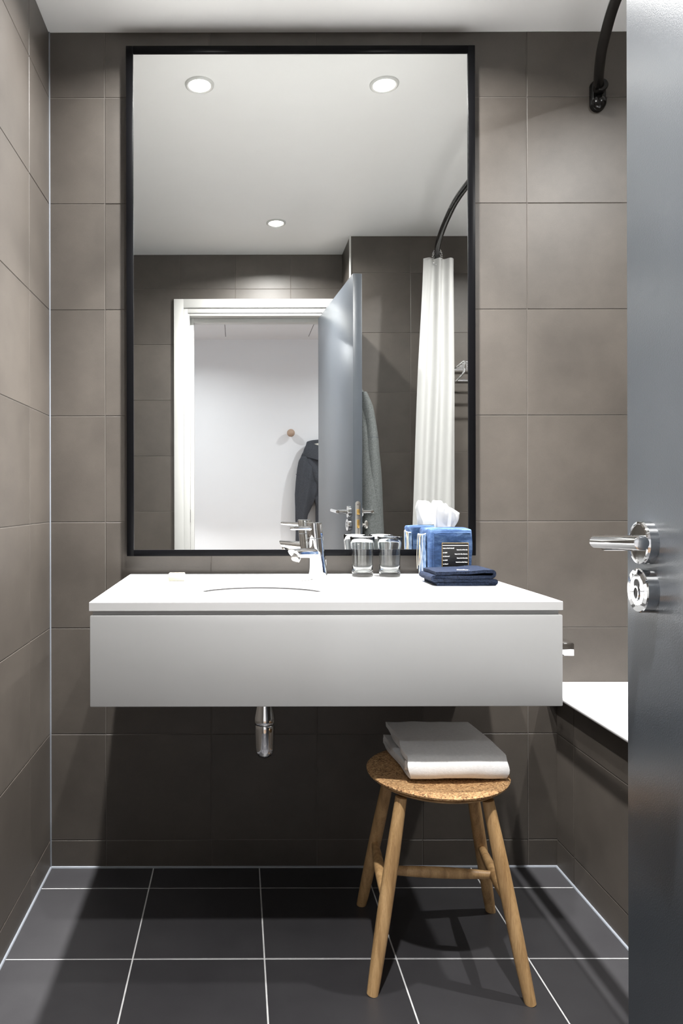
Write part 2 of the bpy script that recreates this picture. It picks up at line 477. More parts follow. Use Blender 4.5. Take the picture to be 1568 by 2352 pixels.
downlight((-0.121, -0.317, CEIL), 'recessed ceiling downlight above the basin, upper left in the mirror', BATH_W, GD)
downlight((0.4696, -0.317, CEIL), 'recessed ceiling downlight above the glasses, upper right in the mirror', BATH_W, GD)
downlight((0.184, -1.465, CEIL), 'recessed ceiling downlight in front of the doorway, lowest one in the mirror', BATH_W * 1.16, GD, beam=0.26, width=72)
downlight((1.25, -0.80, CEIL), 'recessed ceiling downlight over the bathtub', TUB_W, GD, beam=0.04)
GH = 'hallway downlights'
downlight((-0.47, -2.80, HALL_C), 'recessed hallway downlight left of the doorway', HALL_W, GH, (0.95, 0.98, 1.0))
downlight((1.29, -2.80, HALL_C), 'recessed hallway downlight right of the doorway', HALL_W, GH, (0.95, 0.98, 1.0))

# ------------------------------------------------------------------ mirror
FX0, FX1, FZ0, FZ1, FW, FY = -0.3116, 0.664, 0.887, 2.314, 0.0195, -0.035
t = thing('wall_mirror', 'tall wall mirror in a slim black frame above the vanity', 'mirror', ((FX0 + FX1) / 2, 0, FZ0))
for a in ((FX0, FX0 + FW, FZ0, FZ1), (FX1 - FW, FX1, FZ0, FZ1), (FX0 + FW, FX1 - FW, FZ1 - FW, FZ1), (FX0 + FW, FX1 - FW, FZ0, FZ0 + FW * 0.9)):
    obj('frame_bar', B(a[0], a[1], FY, -0.006, a[2], a[3], bev=0.0012), 'black_frame', t)
obj('mirror_glass', B(FX0 + FW - 0.002, FX1 - FW + 0.002, MIR, MIR + 0.004, FZ0 + FW * 0.9 - 0.002, FZ1 - FW + 0.002), 'mirror_silver', t, smooth=False)
obj('backing_board', B(FX0 + FW, FX1 - FW, MIR + 0.005, -0.004, FZ0 + FW, FZ1 - FW), 'black_frame', t, smooth=False)

# ------------------------------------------------------------------ vanity, countertop, basin
t = thing('vanity_cabinet', 'white wall-hung vanity drawer unit under the countertop', 'cabinet', ((VX0 + VX1) / 2, 0, 0.6195))
Z0, Z1 = 0.6195, 0.8070
obj('front_panel', B(VX0 + 0.001, VX1, VY, VY + 0.019, Z0, Z1, bev=0.0025), 'white_lacquer', t)
obj('side_panel', B(VX0 + 0.003, VX0 + 0.021, VY + 0.0195, -0.001, Z0, Z1, bev=0.001), 'white_lacquer', t)
obj('side_panel', B(VX1 - 0.021, VX1 - 0.003, VY + 0.0195, -0.001, Z0, Z1, bev=0.001), 'white_lacquer', t)
obj('bottom_panel', B(VX0 + 0.022, VX1 - 0.022, VY + 0.02, -0.001, Z0 + 0.001, Z0 + 0.017), 'white_lacquer', t)
bm = bmesh.new()
ZG = TOPZ - 0.0195
box(bm, VX0 + 0.006, VX1 - 0.006, VY + 0.008, VY + 0.019, Z1 + 0.0002, ZG - 0.0002)
box(bm, VX0 + 0.006, VX0 + 0.02, VY + 0.02, -0.001, Z1 + 0.0002, ZG - 0.0002)
box(bm, VX1 - 0.02, VX1 - 0.006, VY + 0.02, -0.001, Z1 + 0.0002, ZG - 0.0002)
obj('recessed_grip_channel', bm, 'white_lacquer', t, smooth=False)

BX, BY, RX, RY = 0.0554, -0.318, 0.165, 0.150
N = 96
def rect_pt(a, x0, x1, y0, y1):
    dx, dy = math.cos(a), math.sin(a)
    tx = ((x1 - BX) / dx) if dx > 1e-9 else ((x0 - BX) / dx if dx < -1e-9 else 1e9)
    ty = ((y1 - BY) / dy) if dy > 1e-9 else ((y0 - BY) / dy if dy < -1e-9 else 1e9)
    k = min(tx, ty)
    return BX + dx * k, BY + dy * k
angs = [2 * math.pi * k / N for k in range(N)]
for cx, cy in ((VX0, VY), (VX1, VY), (VX1, -0.001), (VX0, -0.001)):
    a = math.atan2(cy - BY, cx - BX) % (2 * math.pi)
    i = min(range(N), key=lambda q: abs(angs[q] - a)); angs[i] = a
def ell(s, z): return [Vector((BX + (RX + s) * math.cos(a), BY + (RY + s) * math.sin(a), z)) for a in angs]
def rec(s, z): return [Vector((*rect_pt(a, VX0 + s, VX1 - s, VY + s, -0.001), z)) for a in angs]
bm = bmesh.new()
ZB = TOPZ - 0.019
loft(bm, [ell(0, ZB), ell(0, TOPZ - 0.002), ell(0.0008, TOPZ - 0.0006), ell(0.002, TOPZ), rec(0.0014, TOPZ), rec(0.0004, TOPZ - 0.0004), rec(0, TOPZ - 0.0014), rec(0, ZB + 0.0010), rec(0.0010, ZB)], cap=False, wrap=True)
tag(obj('countertop', bm, 'counter_stone', None, loc=((VX0 + VX1) / 2, 0, ZB), angle=20), 'white stone countertop with an oval basin cut-out', 'countertop')
prof = [(0.014, -0.0035), (0.004, -0.0040), (0.002, -0.012), (-0.004, -0.035), (-0.016, -0.070), (-0.045, -0.105), (-0.090, -0.125), (-0.125, -0.130)]
bm = bmesh.new()
inner = [[Vector((BX + (RX + s) * math.cos(a), BY + (RY + s) * math.sin(a), ZB + z)) for a in angs] for s, z in prof]
outer = [[p + Vector((0.010 * math.cos(a), 0.010 * math.sin(a), -0.008 if i else 0)) for p, a in zip(r, angs)] for i, r in enumerate(inner)]
loft(bm, list(reversed(inner)) + outer, cap=True)
t = thing('wash_basin', 'oval white undermount basin beneath the countertop', 'basin', (BX, BY, ZB - 0.138))
obj('bowl', bm, 'ceramic', t, angle=60)
bm = bmesh.new()
loft(bm, [ell(-0.0006, ZB - 0.0002), ell(-0.0006, ZB - 0.0032), ell(0.010, ZB - 0.0032)], cap=False)
obj('sealant_line', bm, 'dark_hole', t, label='thin brown joint under the countertop edge')
obj('drain', lathe(bmesh.new(), [(0.022, -0.1295), (0.022, -0.1275), (0.014, -0.1268), (0.0, -0.1268)], (BX, BY, ZB), seg=32), 'chrome', t)

# bottle trap
TX, TY = 0.0625, -0.30
t = thing('bottle_trap', 'chrome bottle trap hanging below the vanity', 'trap', (TX, TY, 0.42))
obj('upper_cup', lathe(bmesh.new(), [(0.0, 0.6190), (0.0190, 0.6190), (0.0190, 0.575), (0.0205, 0.545), (0.0258, 0.5175), (0.0266, 0.5095), (0.0258, 0.5030), (0.0225, 0.5005), (0.0, 0.5005)], (TX, TY, 0), seg=56), 'chrome', t, angle=50)
obj('lower_cup', lathe(bmesh.new(), [(0.0, 0.5002), (0.0238, 0.5002), (0.0244, 0.4975), (0.0243, 0.48), (0.0236, 0.446), (0.0224, 0.435), (0.0190, 0.4265), (0.0130, 0.4215), (0.006, 0.4195), (0.0, 0.419)], (TX, TY, 0), seg=56), 'chrome', t, angle=50)
bm = tube(bmesh.new(), [(TX, TY + 0.018, 0.592), (TX, -0.006, 0.592)], 0.016, 24)
obj('outlet_pipe', bm, 'chrome', t)
obj('wall_flange', lathe(bmesh.new(), [(0.0165, 0.0), (0.032, 0.0), (0.030, 0.006), (0.0165, 0.010)], (TX, -0.0005, 0.592), (0, -1, 0), 32, cap=False), 'chrome', t)

# ------------------------------------------------------------------ tap
TB = Vector((0.211, -0.150, TOPZ)); SD = Vector((-0.674, -0.739, 0)).normalized(); SN = Vector((-SD.y, SD.x, 0))
t = thing('mixer_tap', 'chrome single-lever mixer tap beside the basin', 'tap', TB)
lean = SD * 0.020
def tap_pt(h): return TB + lean * (h / 0.15) + Vector((0, 0, h))
def ring_at(h, r, seg=40, tilt=0.0):
    c = tap_pt(h)
    return [c + SD * (math.cos(a) * r) + SN * (math.sin(a) * r) + Vector((0, 0, tilt * math.cos(a))) for a in (2 * math.pi * k / seg for k in range(seg))]
obj('body', loft(bmesh.new(), [ring_at(0.0, 0.0245), ring_at(0.0015, 0.0250), ring_at(0.02, 0.0236), ring_at(0.06, 0.0216), ring_at(0.108, 0.0206), ring_at(0.1085, 0.0198)]), 'chrome', t, angle=40)
obj('cap', loft(bmesh.new(), [ring_at(0.1092, 0.0198), ring_at(0.1096, 0.0209), ring_at(0.147, 0.0203), ring_at(0.149, 0.0195), ring_at(0.150, 0.0170), ring_at(0.1502, 0.0)]), 'chrome', t, angle=40)
# spout: rounded section with a slanted mouth
def spout_ring(d, w, h, zc, slant):
    out = []
    for k in range(28):
        a = 2 * math.pi * k / 28
        cx, cz = math.cos(a), math.sin(a)
        x = math.copysign(abs(cx) ** 0.75, cx) * w; z = math.copysign(abs(cz) ** 0.75, cz) * h
        c = tap_pt(0.070)
        out.append(c + SD * (d + slant * z) + SN * x + Vector((0, 0, zc + z)))
    return out
sp = obj('spout', loft(bmesh.new(), [spout_ring(0.010, 0.0165, 0.0135, 0.0, 0), spout_ring(0.03, 0.0165, 0.0130, 0.001, 0.1), spout_ring(0.075, 0.0165, 0.0120, 0.0025, 0.5), spout_ring(0.0955, 0.0160, 0.0115, 0.003, 0.9), spout_ring(0.0975, 0.0145, 0.0100, 0.003, 0.9)]), 'chrome', t, angle=40)
ac = tap_pt(0.070) + SD * 0.088 + Vector((0, 0, -0.010))
adir = (SD * 0.72 + Vector((0, 0, -0.70))).normalized()
obj('aerator', lathe(bmesh.new(), [(0.0, 0.0), (0.0118, -0.004), (0.0122, 0.003), (0.0105, 0.0048), (0.0095, 0.0030), (0.0, 0.0030)], ac, adir, 28), 'steel_satin', sp)
# lever
L0 = tap_pt(0.133); rings = []
for d, w, h in ((0.014, 0.0065, 0.0065), (0.03, 0.0062, 0.0058), (0.07, 0.0058, 0.0050), (0.094, 0.0054, 0.0048), (0.0975, 0.0042, 0.0038), (0.0985, 0.0015, 0.0015)):
    rings.append([L0 + SD * d + Vector((0, 0, 0.002 + d * 0.02)) + SN * (w * math.cos(a)) + Vector((0, 0, h * math.sin(a))) for a in (2 * math.pi * k / 20 for k in range(20))])
obj('lever', loft(bmesh.new(), rings), 'chrome', t, angle=40)
nb = (SD * 0.75 + SN * 0.66).normalized()
obj('temperature_dot', lathe(bmesh.new(), [(0.0, 0.0002), (0.0032, 0.0002), (0.0034, -0.0006)], tap_pt(0.119) + SD * 0.0203, SD, 20), 'steel_satin', t)
# pop-up knob behind
obj('waste_knob', tube(bmesh.new(), [TB - SD * 0.031 + Vector((0, 0, 0.0)), TB - SD * 0.031 + Vector((0, 0, 0.05))], 0.0025, 10), 'chrome', t)

# ------------------------------------------------------------------ glasses, soap
def tumbler(x, y, label):
    z = TOPZ + 0.0005
    out = [(0.0, 0.0), (0.0265, 0.0), (0.0285, 0.0018), (0.0288, 0.006), (0.0278, 0.020), (0.0276, 0.036), (0.0292, 0.066), (0.0318, 0.090), (0.0338, 0.1065), (0.0334, 0.1075)]
    inn = [(0.0330, 0.1078), (0.0326, 0.1075), (0.0307, 0.090), (0.0280, 0.066), (0.0262, 0.036), (0.0256, 0.018), (0.0225, 0.0125), (0.0, 0.0115)]
    bm = lathe(bmesh.new(), out + inn, (x, y, z), seg=64)
    tag(obj('glass_tumbler', bm, 'clear_glass', None, loc=(x, y, z), angle=60), label, 'glass', 'drinking glasses on the countertop')
tumbler(0.3365, -0.092, 'clear empty drinking glass nearer the tap')
tumbler(0.4105, -0.092, 'clear empty drinking glass nearer the denim box')
t = thing('soap_bar', 'small cream soap bar lying on the countertop left of the basin', 'soap', (-0.159, -0.185, TOPZ))
b = B(-0.1795, -0.1385, -0.200, -0.172, TOPZ + 0.0004, TOPZ + 0.0205, bev=0.0022, seg=3)
obj('bar', b, 'soap', t)
obj('stamp', B(-0.164, -0.152, -0.190, -0.182, TOPZ + 0.0203, TOPZ + 0.0209, bev=0.0003), 'gold_thread', t, label='small dark stamp on the soap')

# ------------------------------------------------------------------ denim tissue box cover
DX0, DX1, DY0, DY1, DZ1 = 0.498, 0.608, -0.178, -0.066, TOPZ + 0.131
t = thing('tissue_box_cover', 'blue denim cube tissue box cover with a black text patch', 'tissue box', ((DX0 + DX1) / 2, (DY0 + DY1) / 2, TOPZ))
bm = bmesh.new(); bmesh.ops.create_cube(bm, size=1.0)
bmesh.ops.bevel(bm, geom=bm.edges[:], offset=0.05, segments=3, affect='EDGES', profile=0.5)
bmesh.ops.subdivide_edges(bm, edges=bm.edges[:], cuts=4, use_grid_fill=True)
for v in bm.verts:
    p = v.co.copy()
    puff = 0.035 * math.cos(p.x * 2.6) * math.cos(p.y * 2.6) * (1 if p.z > 0.4 else 0)
    tp = 1.0 - 0.04 * max(0, -p.z)
    v.co = Vector(((DX0 + DX1) / 2 + p.x * tp * (DX1 - DX0), (DY0 + DY1) / 2 + p.y * tp * (DY1 - DY0), TOPZ + 0.0008 + (p.z + 0.5) * (DZ1 - TOPZ) + puff * 0.12))
jitter(bm, 0.0022, 34, 3.0)
for v in bm.verts: v.co.z = max(v.co.z, TOPZ + 0.0005)
cov = obj('cover', bm, 'denim', t, angle=60)
# faded side panel with a raw edge, on the side towards the basin
bm = bmesh.new(); ny, nz = 12, 14; rings = []
for j in range(nz + 1):
    z = TOPZ + 0.003 + (DZ1 - TOPZ - 0.018) * j / nz
    row = []
    for i in range(ny + 1):
        y = DY1 - 0.004 - (DY1 - DY0 - 0.034) * i / ny
        if i == ny: y += 0.004 * noise.noise(Vector((0, 5.1, z * 130)))
        row.append(Vector((DX0 - 0.0032 - 0.0022 * noise.noise(Vector((3, y * 60, z * 40))) - (0.002 if i == ny else 0), y, z)))
    rings.append(row)
loft(bm, rings, closed=False, cap=False)
r = bmesh.ops.extrude_face_region(bm, geom=bm.faces[:])
bmesh.ops.translate(bm, vec=(0.0016, 0, 0), verts=[v for v in r['geom'] if isinstance(v, bmesh.types.BMVert)])
obj('faded_side_panel', bm, 'denim_faded', t, angle=60)
bm = tube(bmesh.new(), smooth_path([(DX0 - 0.005, DY1 - 0.006, DZ1 - 0.016), (DX0 - 0.0065, -0.10, DZ1 - 0.0165), (DX0 - 0.0065, -0.13, DZ1 - 0.0150), (DX0 - 0.004, DY0 + 0.031, DZ1 - 0.012)], 6), 0.0011, 8)
obj('pale_hem', bm, 'white_thread', t)
xs = DX0 - 0.0075
for k, (m, pts) in enumerate([('gold_thread', [(-0.105, 0.115), (-0.104, 0.098), (-0.098, 0.07), (-0.100, 0.04), (-0.096, 0.012)]),
                              ('pale_thread', [(-0.090, 0.115), (-0.099, 0.095), (-0.112, 0.062), (-0.108, 0.042), (-0.092, 0.006)]),
                              ('pale_thread', [(-0.118, 0.116), (-0.106, 0.105), (-0.100, 0.09), (-0.089, 0.03)]),
                              ('gold_thread', [(-0.112, 0.115), (-0.106, 0.10), (-0.103, 0.085), (-0.101, 0.05)]),
                              ('white_thread', [(-0.134, 0.118), (-0.132, 0.08), (-0.128, 0.05), (-0.132, 0.01)]),
                              ('pale_thread', [(-0.085, 0.114), (-0.077, 0.06), (-0.080, 0.02)])]):
    obj('loose_thread', tube(bmesh.new(), smooth_path([(xs - 0.0004 * k, y, TOPZ + z) for y, z in pts], 6), 0.0007, 6), m, t)
# seams of the front face
bm = bmesh.new()
tube(bm, smooth_path([(DX0 + 0.009, DY0 - 0.0012, TOPZ + 0.004), (DX0 + 0.0085, DY0 - 0.002, TOPZ + 0.06), (DX0 + 0.0095, DY0 - 0.0012, DZ1 - 0.010)], 5), 0.0012, 8)
tube(bm, smooth_path([(DX0 + 0.0095, DY0 - 0.0012, DZ1 - 0.010), (0.553, DY0 - 0.0020, DZ1 - 0.008), (DX1 - 0.006, DY0 - 0.0008, DZ1 - 0.009)], 5), 0.0012, 8)
obj('front_seam', bm, 'denim', t)
obj('slot', B(0.522, 0.582, -0.131, -0.112, DZ1 + 0.0015, DZ1 + 0.0038, bev=0.001), 'denim_faded', t)
# patch with its writing
LX0, LX1, LZ0, LZ1 = 0.5265, 0.5965, TOPZ + 0.030, TOPZ + 0.097
LY = DY0 - 0.0042
pm = obj('text_patch', jitter(B(LX0, LX1, LY, LY + 0.003, LZ0, LZ1, bev=0.0012), 0.0004, 60, 2.0), 'black_leather', t, label='black leather patch with white lettering')
def on_patch(x, z): return Matrix.Translation((x, LY - 0.0003, z)) @ Matrix.Rotation(math.pi / 2, 4, 'X')
lines = [('L', 'want a fresh towel?', 0.0815 - 0.0), ('R', 'leave it on the tub.', 0.0775), ('L', 'no tub?', 0.0700), ('R', 'leave it in the shower.', 0.0665),
         ('L', 'no shower?', 0.0605), ('R', 'leave it in the sink.', 0.0560), ('L', 'no sink?', 0.0505), ('R', 'leave it on the floor.', 0.0455), ('L', 'no floor?', 0.0405), ('R', 'leave.', 0.0350)]
for side, tx, dz in lines:
    x = LX0 + 0.003 if side == 'L' else LX1 - 0.003
    text_mesh('lettering', tx, 0.0037, on_patch(x, TOPZ + dz), 'white_print', pm, 'LEFT' if side == 'L' else 'RIGHT', bold=0.00010)
obj('white_rule', B(LX0 + 0.002, LX1 - 0.002, LY - 0.0006, LY, TOPZ + 0.0890, TOPZ + 0.0902), 'white_print', pm, smooth=False)
bm = bmesh.new()
for a, bb in (((LX0 + .001, LZ0 + .001), (LX1 - .001, LZ0 + .001)), ((LX1 - .001, LZ0 + .001), (LX1 - .001, LZ1 - .001)), ((LX1 - .001, LZ1 - .001), (LX0 + .001, LZ1 - .001)), ((LX0 + .001, LZ1 - .001), (LX0 + .001, LZ0 + .001))):
    n = 22
    for i in range(n):
        f0, f1 = i / n, (i + 0.62) / n
        p0 = (a[0] + (bb[0] - a[0]) * f0, LY - 0.0004, a[1] + (bb[1] - a[1]) * f0); p1 = (a[0] + (bb[0] - a[0]) * f1, LY - 0.0004, a[1] + (bb[1] - a[1]) * f1)
        tube(bm, [p0, p1], 0.00045, 6)
obj('edge_stitching', bm, 'gold_thread', pm)
# tissue
random.seed(4)
rings = []; seg = 40; TXc, TYc = 0.5515, -0.1215
for j in range(13):
    f = j / 12; ring = []
    for k in range(seg):
        a = 2 * math.pi * k / seg
        w = 0.0265 + 0.0065 * math.sin(f * 2.2) ; d = 0.0065 + 0.016 * f ** 0.8
        fold = 1 + 0.30 * f * math.sin(5 * a + 1.0) + 0.14 * noise.noise(Vector((math.cos(a) * 2, math.sin(a) * 2, f * 2)))
        top = 0.060 + 0.012 * math.cos(a - 2.6) + 0.006 * noise.noise(Vector((math.cos(a) * 3.1, math.sin(a) * 3.1, 7)))
        x = math.cos(a) * w * fold + 0.004 * f
        if f > 0.75: x *= 1 - 0.55 * (f - 0.75) / 0.25 * (1 if math.cos(a) > 0 else 0.25)
        ring.append(Vector((TXc + x, TYc + math.sin(a) * d * fold, DZ1 + 0.0045 + top * f)))
    rings.append(ring)
bm = loft(bmesh.new(), rings, cap=False)
tag(obj('tissue', bm, 'tissue_paper', None, loc=(TXc, TYc, DZ1), angle=70), 'white paper tissue pulled up out of the denim box', 'tissue')

# ------------------------------------------------------------------ folded sheets
def sheet(path2, thick, ext, axis, n_ext, noise_amp, noise_sc, seed, end_fn=None):
    """a thick cloth strip following path2 (list of 2D points: run, z) extruded along the other horizontal axis."""
    P = [Vector((p[0], p[1], 0)) for p in path2]
    m = len(P); L, Rr = [], []
    for i in range(m):
        tg = (P[min(i + 1, m - 1)] - P[max(i - 1, 0)]).normalized(); nn = Vector((-tg.y, tg.x, 0))
        k = thick / 2
        L.append(P[i] + nn * k); Rr.append(P[i] - nn * k)
    prof = L + list(reversed(Rr))
    rings = []
    for j in range(n_ext + 1):
        f = j / n_ext
        e = ext[0] + (ext[1] - ext[0]) * f
        ring = []
        for i, p in enumerate(prof):
            s = min(i, 2 * m - 1 - i) / m
            run, z = p.x, p.y
            dr = noise_amp * noise.noise(Vector((e * noise_sc, run * noise_sc, seed + z * 20)))
            dz = noise_amp * noise.noise(Vector((e * noise_sc + 9, run * noise_sc, seed + 3 + z * 12)))
            ee = e + (end_fn(s, f) if end_fn else 0)
            ring.append(Vector((run + dr, ee, z + dz)) if axis == 'Y' else Vector((ee, run + dr, z + dz)))
        rings.append(ring)
    bm = bmesh.new()
    loft(bm, rings, cap=False)
    # end caps as quad strips
    bm.verts.ensure_lookup_table()
    n = 2 * m
    for base in (0, n_ext * n):
        for i in range(m - 1):
            q = [bm.verts[base + i], bm.verts[base + i + 1], bm.verts[base + n - 2 - i], bm.verts[base + n - 1 - i]]
            try: bm.faces.new(q)
            except ValueError: pass
    return bm

# navy face towels, an S-fold seen from the front
x0, x1, zt = 0.468, 0.620, TOPZ
path = []
def arc(cx, cz, r, a0, a1, n=7, sx=1.0): return [(cx + math.cos(math.radians(a0 + (a1 - a0) * i / n)) * r * sx, cz + math.sin(math.radians(a0 + (a1 - a0) * i / n)) * r) for i in range(n + 1)]
def lin(xa, za, xb, zb, n=10): return [(xa + (xb - xa) * i / n, za + (zb - za) * i / n) for i in range(1, n)]
path += [(x0 + 0.010, zt + 0.0045)] + lin(x0 + 0.010, zt + 0.0045, x1 - 0.002, zt + 0.0045)
path += arc(x1 - 0.002, zt + 0.0085, 0.0042, -90, 90)
path += lin(x1 - 0.002, zt + 0.0127, x0 + 0.004, zt + 0.0135) + arc(x0 + 0.004, zt + 0.0175, 0.0042, 270, 90)
path += lin(x0 + 0.004, zt + 0.0217, x1 - 0.008, zt + 0.0215) + arc(x1 - 0.008, zt + 0.0285, 0.0068, -90, 90)
path += lin(x1 - 0.008, zt + 0.0353, x1 - 0.035, zt + 0.0350, 4) + lin(x1 - 0.045, zt + 0.0335, x0 + 0.012, zt + 0.0302) + [(x0 + 0.008, zt + 0.0302)]
t = thing('face_towel', 'folded navy terry face towels in front of the denim box', 'towel', (0.545, -0.25, TOPZ))
bm = sheet(path, 0.0074, (-0.312, -0.192), 'Y', 18, 0.0012, 45, 1.0, lambda s, f: 0.005 * noise.noise(Vector((s * 9, 0, 4))) * (1 - f))
for v in bm.verts: v.co.z = max(v.co.z, TOPZ + 0.0006)
obj('folded_cloth', bm, 'terry_navy', t, angle=60)
text_mesh('embroidery', 'calm', 0.021, Matrix.Translation((0.5335, -0.290, TOPZ + 0.0366)) @ Matrix.Rotation(math.radians(1.5), 4, 'Y'), 'white_print', t, 'LEFT', 0.0006, label='white embroidered word', bold=0.0004)

# ------------------------------------------------------------------ towel rail on the vanity side
t = thing('towel_rail', 'chrome square towel rail on the right side of the vanity', 'towel rail', (0.69, -0.30, 0.713))
RZ0, RZ1 = 0.7135, 0.7400
obj('bar', B(0.6845, 0.7085, -0.524, -0.080, 0.7285, RZ1, bev=0.0012), 'chrome', t)
obj('front_bracket', B(VX1 - 0.0025, 0.7075, -0.528, -0.5245, RZ0, RZ1 - 0.0015, bev=0.0006), 'chrome', t)
obj('rear_bracket', B(VX1 - 0.0025, 0.7075, -0.0795, -0.076, RZ0, RZ1 - 0.0015, bev=0.0006), 'chrome', t)

# ------------------------------------------------------------------ stool and bath towel
SC = Vector((0.4455, -0.425)); ST = 0.437
feet = [Vector((0.281, -0.527)), Vector((0.602, -0.556)), Vector((0.637, -0.222)), Vector((0.315, -0.192))]
FC = (feet[0] + feet[1] + feet[2] + feet[3]) / 4
t = thing('wooden_stool', 'round cork-topped oak stool with four splayed legs', 'stool', (SC.x, SC.y, 0))
obj('cork_top', lathe(bmesh.new(), [(0.0, -0.0085), (0.08, -0.0075), (0.125, -0.0035), (0.1455, -0.0006), (0.1525, -0.0010), (0.156, -0.0042), (0.1545, -0.0085), (0.1475, -0.0110), (0.0, -0.0150)], (SC.x, SC.y, ST), seg=72), 'cork', t, angle=50)
obj('seat_base', lathe(bmesh.new(), [(0.0, -0.0155), (0.1465, -0.0118), (0.1485, -0.0135), (0.139, -0.0205), (0.118, -0.0290), (0.100, -0.0325), (0.0, -0.0325)], (SC.x, SC.y, ST), seg=72), 'oak', t, angle=50)
tops = [SC + (f - FC) * 0.56 for f in feet]
def leg_pt(i, z):
    k = z / 0.408
    p = feet[i] + (tops[i] - feet[i]) * k
    return Vector((p.x, p.y, z))
for i in range(4):
    pts = [leg_pt(i, 0.4088 * q / 14) for q in range(15)]
    bm = tube(bmesh.new(), pts, lambda s: 0.0118 + 0.0034 * math.sin(math.pi * min(1, s * 0.95 + 0.03)) ** 0.8, 24)
    for v in bm.verts:
        if v.co.z < 0.012: v.co.z = max(0.0004, min(v.co.z, 0.012))
    obj('leg', bm, 'oak', t, angle=50)
def stretcher(p0, p1, r0=0.0085, r1=0.0125):
    n = 12
    return tube(bmesh.new(), [p0 + (p1 - p0) * (i / n) for i in range(n + 1)], lambda s: r0 + (r1 - r0) * math.sin(math.pi * s), 20)
ZS = 0.190
a, b = leg_pt(0, ZS), leg_pt(3, ZS)
sl = obj('stretcher', stretcher(a, b), 'oak', t, angle=50)
c, d = leg_pt(1, ZS), leg_pt(2, ZS)
obj('stretcher', stretcher(c, d), 'oak', t, angle=50)
obj('stretcher', stretcher((a + b) / 2 + Vector((0.004, 0, 0)), (c + d) / 2 - Vector((0.009, 0, 0))), 'oak', t, angle=50)

# white bath towel: a spiral fold seen from the rounded front
tz = ST + 0.0008
y_f, y_b = -0.499, -0.255
th = 0.0115
path = []
path += [(y_b + 0.004, tz + 0.006)] + lin(y_b, tz + 0.006, y_f + 0.018, tz + 0.006, 12) + arc(y_f + 0.020, tz + 0.0265, 0.0205, 270, 90, 12)
path += lin(y_f + 0.020, tz + 0.047, y_b - 0.012, tz + 0.050, 14) + arc(y_b - 0.010, tz + 0.0435, 0.0062, 90, -90, 6)
path += lin(y_b - 0.012, tz + 0.037, y_f + 0.040, tz + 0.034, 12) + arc(y_f + 0.036, tz + 0.0262, 0.0075, 90, 270, 8)
path += lin(y_f + 0.038, tz + 0.0185, y_b - 0.010, tz + 0.0185, 12) + [(y_b - 0.010, tz + 0.0185)]
def tow_end(s, f):
    e = 0.010 * noise.noise(Vector((s * 14, 0.3, 11 + (0 if f < 0.5 else 5)))) * abs(2 * f - 1) ** 2
    return e + (0.012 * (1 - f) if 0.42 < s < 0.75 else 0)
bm = sheet(path, th, (0.366, 0.578), 'X', 26, 0.0022, 22, 5.0, tow_end)
for v in bm.verts:
    # the far part lies slightly askew
    k = (v.co.y - y_f) / (y_b - y_f)
    v.co.x += -0.010 * k
    v.co.z = max(v.co.z, tz + 0.0002)
tag(obj('bath_towel', bm, 'terry_white', None, loc=(0.47, -0.375, tz), angle=70), 'folded white terry towel lying on the stool', 'towel')

# ------------------------------------------------------------------ bathtub
def rr(x0, x1, y0, y1, r, z, n=6):
    out = []
    for cx, cy, a0 in ((x1 - r, y1 - r, 0), (x0 + r, y1 - r, 90), (x0 + r, y0 + r, 180), (x1 - r, y0 + r, 270)):
        for k in range(n + 1):
            a = math.radians(a0 + 90 * k / n)
            out.append(Vector((cx + r * math.cos(a), cy + r * math.sin(a), z)))
    return out
BX0, BX1, BY0, BY1, BZ = 0.866, XR - 0.002, YB + 0.002, -0.003, 0.5206
t = thing('bathtub', 'white acrylic bathtub behind the grey door', 'bathtub', ((BX0 + BX1) / 2, -0.82, 0))
rg = [rr(BX0 + 0.030, BX1, BY0, BY1, 0.004, 0.4990), rr(BX0 + 0.003, BX1, BY0, BY1, 0.004, 0.4990), rr(BX0, BX1, BY0, BY1, 0.005, 0.5025), rr(BX0, BX1, BY0, BY1, 0.005, 0.5120),
      rr(BX0 + 0.003, BX1, BY0, BY1, 0.006, 0.5175), rr(BX0 + 0.010, BX1 - 0.001, BY0 + 0.001, BY1 - 0.001, 0.008, BZ),
      rr(BX0 + 0.062, BX1 - 0.055, BY0 + 0.075, BY1 - 0.10, 0.09, BZ - 0.001), rr(BX0 + 0.072, BX1 - 0.065, BY0 + 0.088, BY1 - 0.112, 0.10, BZ - 0.010),
      rr(BX0 + 0.085, BX1 - 0.078, BY0 + 0.14, BY1 - 0.14, 0.12, BZ - 0.12), rr(BX0 + 0.11, BX1 - 0.10, BY0 + 0.24, BY1 - 0.18, 0.14, BZ - 0.30),
      rr(BX0 + 0.15, BX1 - 0.14, BY0 + 0.33, BY1 - 0.23, 0.14, BZ - 0.37), rr(BX0 + 0.24, BX1 - 0.23, BY0 + 0.45, BY1 - 0.35, 0.12, BZ - 0.38)]
bm = loft(bmesh.new(), rg, cap=False)
bm.verts.ensure_lookup_table(); n = len(rg[0]); bm.faces.new([bm.verts[(len(rg) - 1) * n + k] for k in range(n)])
obj('tub', bm, 'acrylic', t, angle=50)
obj('waste', lathe(bmesh.new(), [(0.0, 0.006), (0.028, 0.004), (0.032, 0.0005)], (1.243, -0.52, BZ - 0.379), seg=28), 'chrome', t)
obj('wall_sealant', tube(bmesh.new(), [(BX0 + 0.004, -0.003, BZ), (BX1, -0.003, BZ)], 0.004, 8), 'acrylic', t)

